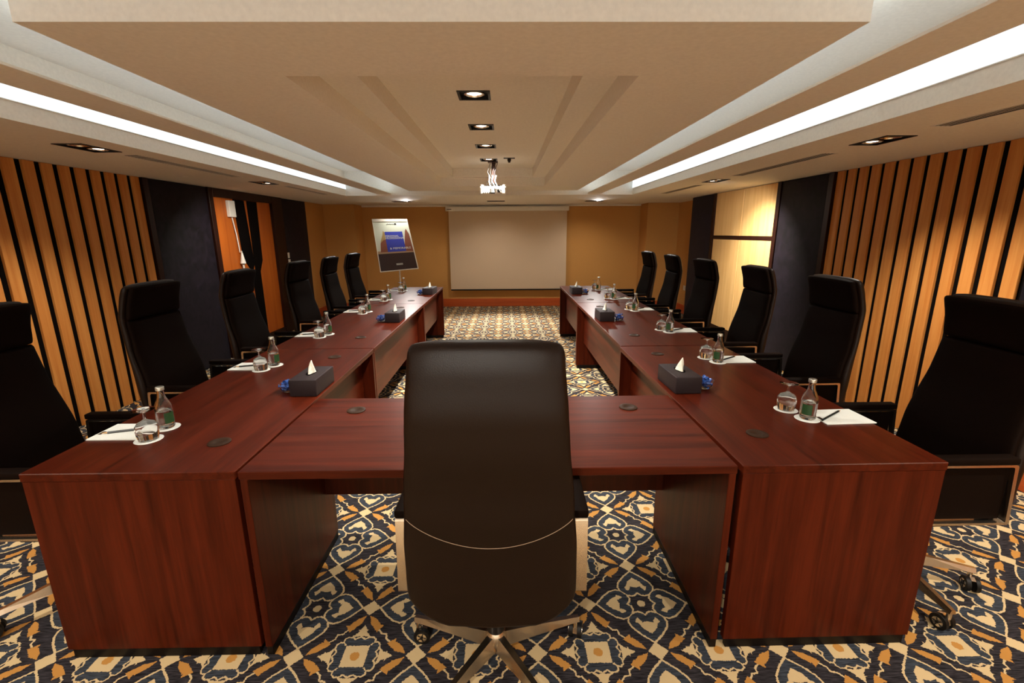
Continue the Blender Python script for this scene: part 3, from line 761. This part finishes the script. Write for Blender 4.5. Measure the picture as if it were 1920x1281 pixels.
lab = {'L': ['cut off by the left picture edge, nearest in the left row', 'second in the left row, before the slats and dark panel', 'third in the left row, before the orange doorway',
             'fourth in the left row, beside the white switches', 'fifth in the left row, before the tan wall', 'last in the left row, nearest the poster stand'],
       'R': ['large at the right picture edge, nearest in the right row', 'second in the right row, beside the end of the slats', 'third in the right row, before the lit maple panels',
             'fourth in the right row, before the dark corner panel', 'fifth in the right row, before the tan wall', 'last in the right row, toward the screen']}
CL = [(-1.785, 1.76, 1), (-1.785, 2.665, 0), (-1.775, 3.54, 2), (-1.79, 4.585, -2), (-1.79, 5.44, 1), (-1.82, 6.33, -3)]
CR = [(1.70, 1.775, 0), (1.705, 2.70, 1), (1.705, 3.56, -1), (1.70, 4.50, 2), (1.69, 5.38, -1), (1.69, 6.28, 2)]
for i, (x, y, d) in enumerate(CL):
    copy_thing(ch, (x, y, 0), -PI/2+math.radians(d), 'black high-back leather chair, '+lab['L'][i], swivel=math.radians((14, -20, 30, 8, -15, 25)[i]))
for i, (x, y, d) in enumerate(CR):
    copy_thing(ch, (x, y, 0), PI/2+math.radians(d), 'black high-back leather chair, '+lab['R'][i], swivel=math.radians((18, -12, 30, 5, -25, 15)[i]))

# ------------------------------------------------------------------ place settings
T = TOP+.0004
def make_bottle():
    t = thing('water_bottle', 'x', 'bottle', (0, 0, T+.0026), 0, 'small glass water bottles')
    pr = [(.0, .003), (.027, .002), (.0305, .008), (.0305, .080), (.0292, .093), (.022, .112), (.0155, .126), (.0130, .140), (.0125, .158), (.0145, .160), (.0145, .166), (.0125, .168)]
    inn = [(.0105, .168), (.0106, .141), (.0132, .126), (.0195, .111), (.0268, .092), (.0282, .080), (.0282, .012), (.02, .008), (0, .008)]
    MB().lathe(pr+inn, GLASS, 28, cap=False).build('glass_body', t, True)
    MB().lathe([(0, .0085), (.0195, .0085), (.0278, .0125), (.0278, .074), (0, .074)], WATER, 24).build('water', t, True)
    # curved label on one side, facing the sitter
    n = 12; vs = []; r = .0309
    for z in (.024, .068):
        for i in range(n+1):
            a = -.62+1.24*i/n; vs.append((r*math.cos(a), r*math.sin(a), z))
    for z in (.024, .068):
        for i in range(n+1):
            a = -.62+1.24*i/n; vs.append(((r+.0004)*math.cos(a), (r+.0004)*math.sin(a), z))
    m_ = n+1; fs = []
    for i in range(n): fs += [[i, i+1, m_+i+1, m_+i], [2*m_+i, 3*m_+i, 3*m_+i+1, 2*m_+i+1]]
    MB().add(vs, fs, LABEL).build('label', t, True)
    MB().lathe([(.0150, .159), (.0150, .171), (.0135, .173), (0, .173)], CAP, 24).build('cap', t, True)
    return t
def make_glass():
    t = MB()
    # stemmed goblet standing upside down on its rim
    out = [(.0325, .0), (.0365, .02), (.0385, .04), (.037, .056), (.028, .069), (.012, .077), (.0048, .083), (.0045, .108), (.011, .1145), (.037, .1195), (.037, .1215), (0, .1225)]
    inn = [(0, .0735), (.010, .0725), (.0265, .0660), (.0352, .055), (.0368, .04), (.0348, .02), (.0310, .0)]
    vs = out[::-1]
    t.lathe([(r, z) for r, z in out], GLASS, 32, cap=False); t.lathe(inn, GLASS, 32, cap=False)
    t.lathe([(.0310, 0), (.0325, 0)], GLASS, 32, cap=False)
    return tag(t.build('goblet', None, True), 'x', 'glass', 'upside-down water goblets')
def make_pad():
    t = thing('notepad', 'x', 'notepad', (0, 0, T), 0, 'white notepads')
    MB().box(-.105, .105, -.075, .075, 0, .004, PAPER, .0005).build('pages', t)
    s = MB(); s.box(-.10, -.085, -.03, .0, .0041, .0043, GROM); s.build('logo', t)
    return t
def make_pencil():
    t = thing('pencil', 'x', 'pencil', (0, 0, T+.0042), 0, 'black pencils on the notepads')
    MB().tube([(-.095, 0, .0043), (.068, 0, .0043)], .0043, PENC, 6).build('barrel', t)
    MB().tube([(.0681, 0, .0043), (.088, 0, .0043)], .0041, PTIP, 8, r2=.0006).build('tip', t)
    return t
def make_coaster():
    return tag(MB().lathe([(0, 0), (.046, 0), (.0475, .0012), (.046, .0024), (0, .0024)], PAPER, 36).build('coaster', None, True), 'x', 'coaster', 'round paper coasters')
bt, gl, pd, pn, co = make_bottle(), make_glass(), make_pad(), make_pencil(), make_coaster()
first = {'bt': True, 'gl': True, 'pd': True, 'pn': True, 'co': True}
def put(key, src, loc, rz, label):
    if first[key]:
        first[key] = False; src.location = loc; src.rotation_euler = (0, 0, rz); src['label'] = label; return src
    return copy_thing(src, loc, rz, label)
ordn = ['nearest the camera', 'second from the camera', 'third from the camera', 'fourth from the camera', 'fifth from the camera', 'farthest from the camera']
#           pad centre, bottle, glass
SL = [((-1.508, 1.727), (-1.386, 1.768), (-1.375, 1.655)), ((-1.505, 2.645), (-1.385, 2.668), (-1.415, 2.572)), ((-1.505, 3.517), (-1.385, 3.525), (-1.412, 3.425)),
      ((-1.505, 4.600), (-1.378, 4.570), (-1.40, 4.46)), ((-1.505, 5.43), (-1.38, 5.42), (-1.41, 5.31)), ((-1.495, 6.30), (-1.38, 6.28), (-1.40, 6.17))]
SR = [((1.40, 1.80), (1.257, 1.785), (1.228, 1.888)), ((1.385, 2.70), (1.268, 2.645), (1.237, 2.745)), ((1.385, 3.56), (1.275, 3.50), (1.238, 3.59)),
      ((1.375, 4.59), (1.280, 4.50), (1.245, 4.59)), ((1.375, 5.39), (1.262, 5.33), (1.20, 5.39)), ((1.375, 6.25), (1.25, 6.19), (1.215, 6.28))]
for side, S in (('left', SL), ('right', SR)):
    sg = -1 if side == 'left' else 1
    for i, (p, bpos, g) in enumerate(S):
        w_ = f'on the {side} desk row, {ordn[i]}'
        r0 = math.radians(random.uniform(-1.5, 1.5)+(0 if side == 'left' else 4 if i == 0 else 0))
        put('pd', pd, (p[0], p[1], T), r0, 'blank white notepad '+w_)
        if side == 'left': put('pn', pn, (p[0]+.0, p[1]+.0, T+.0042), math.radians(180+18), 'black pencil lying on the notepad '+w_)
        else: put('pn', pn, (p[0]-.025, p[1]+.005, T+.0042), math.radians(35), 'black pencil lying on the notepad '+w_)
        put('co', co, (bpos[0], bpos[1], T), 0, 'round white coaster under the bottle '+w_)
        put('co', co, (g[0], g[1], T), 0, 'round white coaster under the goblet '+w_)
        put('bt', bt, (bpos[0], bpos[1], T+.0026), math.radians(-22 if side == 'left' else 225), 'small clear water bottle with green label '+w_)
        put('gl', gl, (g[0], g[1], T+.0026), 0, 'upturned stemmed goblet '+w_)

# tissue boxes
def make_tissue():
    t = thing('tissue_box', 'x', 'tissue box', (0, 0, T), 0, 'charcoal tissue boxes')
    MB().box(-.065, .065, -.12, .12, 0, .085, BOXL, .005, 3).build('box', t, True)
    n = 20; vs = [(0, 0, .0862)]+[(.022*math.cos(2*PI*i/n), .05*math.sin(2*PI*i/n), .0862) for i in range(n)]
    MB().add(vs, [[0, 1+i, 1+(i+1) % n] for i in range(n)], BLACK).build('slot', t)
    # crumpled tissue peak
    s = MB(); n = 14; vs = []
    lv = [(.0865, .030, .016), (.10, .026, .012), (.12, .017, .010), (.138, .009, .006), (.152, .002, .001)]
    for j, (z, a, b_) in enumerate(lv):
        for i in range(n):
            an = 2*PI*i/n; w_ = 1+.22*math.sin(3*an+j)
            vs.append((b_*w_*math.cos(an)+.004*j*.5, a*w_*math.sin(an)-.002*j, z))
    fs = [[j*n+i, j*n+(i+1) % n, (j+1)*n+(i+1) % n, (j+1)*n+i] for j in range(4) for i in range(n)]
    s.add(vs, fs+[[4*n+i for i in range(n)]], TISSUE).build('tissue', t)
    return t
tb = make_tissue()
TB = [(-.980, 2.235, 0, 'on the left desk nearest the camera'), (-.995, 4.10, 0, 'on the middle desk of the left row'), (-.975, 5.93, -.1, 'at the far end of the left row'),
      (.875, 2.22, .04, 'on the right desk nearest the camera'), (.885, 4.07, 0, 'on the middle desk of the right row'), (.90, 5.89, 0, 'at the far end of the right row')]
for i, (x, y, r, l) in enumerate(TB):
    lb = 'charcoal leather tissue box with white tissue, '+l
    if i == 0: tb.location = (x, y, T); tb.rotation_euler = (0, 0, r); tb['label'] = lb
    else: copy_thing(tb, (x, y, T), r, lb)
# candy bowls
def make_candy():
    s = MB(); s.tube([(-.008, 0, 0), (.008, 0, 0)], .0065, CANDY, 8)
    for d in (-1, 1):
        s.add([(d*.008, 0, 0)]+[(d*.021, .009*math.cos(a), .009*math.sin(a)) for a in (0, 1.05, 2.1, 3.14, 4.2, 5.2)], [[0, i, i % 6+1] for i in range(1, 7)], CANDY)
    return tag(s.build('wrapped_sweet', None), 'x', 'sweet', 'blue wrapped sweets in the glass bowls')
def make_bowl():
    out = [(0, .0), (.022, .0), (.030, .004), (.040, .02), (.046, .042), (.047, .043)]
    inn = [(.045, .043), (.038, .021), (.028, .007), (0, .005)]
    return tag(MB().lathe(out+inn, GLASS, 28, cap=False).build('glass_bowl', None, True), 'x', 'bowl', 'small glass sweet bowls')
sw, bo = make_candy(), make_bowl()
BW = [(-1.085, 2.20, TB[0][3]), (-1.105, 4.04, TB[1][3]), (-1.085, 5.86, TB[2][3]), (.990, 2.185, TB[3][3]), (.998, 4.00, TB[4][3]), (1.01, 5.83, TB[5][3])]
fb = True
for i, (x, y, l) in enumerate(BW):
    lb = 'small glass bowl of blue sweets by tissues '+l
    if i == 0: bo.location = (x, y, T); bo['label'] = lb
    else: copy_thing(bo, (x, y, T), 0, lb)
    pos = [(.020*math.cos(a), .020*math.sin(a), .0165) for a in (0.3, 2.4, 4.5)]+[(.026*math.cos(a), .026*math.sin(a), .032) for a in (0, 1.25, 2.5, 3.77, 5.0)]+[(0, 0, .034), (.012, .01, .049), (-.012, .004, .050), (.002, -.014, .050)]
    for k, (dx, dy, dz) in enumerate(pos):
        e_ = (random.uniform(-.3, .3), random.uniform(-.3, .3), random.uniform(0, 6.28))
        loc = (x+dx, y+dy, T+dz+.001); lb = 'blue foil-wrapped sweet in bowl '+l
        if fb: o = sw; fb = False
        else: o = sw.copy(); COL.objects.link(o)
        o.location = loc; o.rotation_euler = e_; o['label'] = lb; o['group'] = 'blue wrapped sweets in the bowl '+l
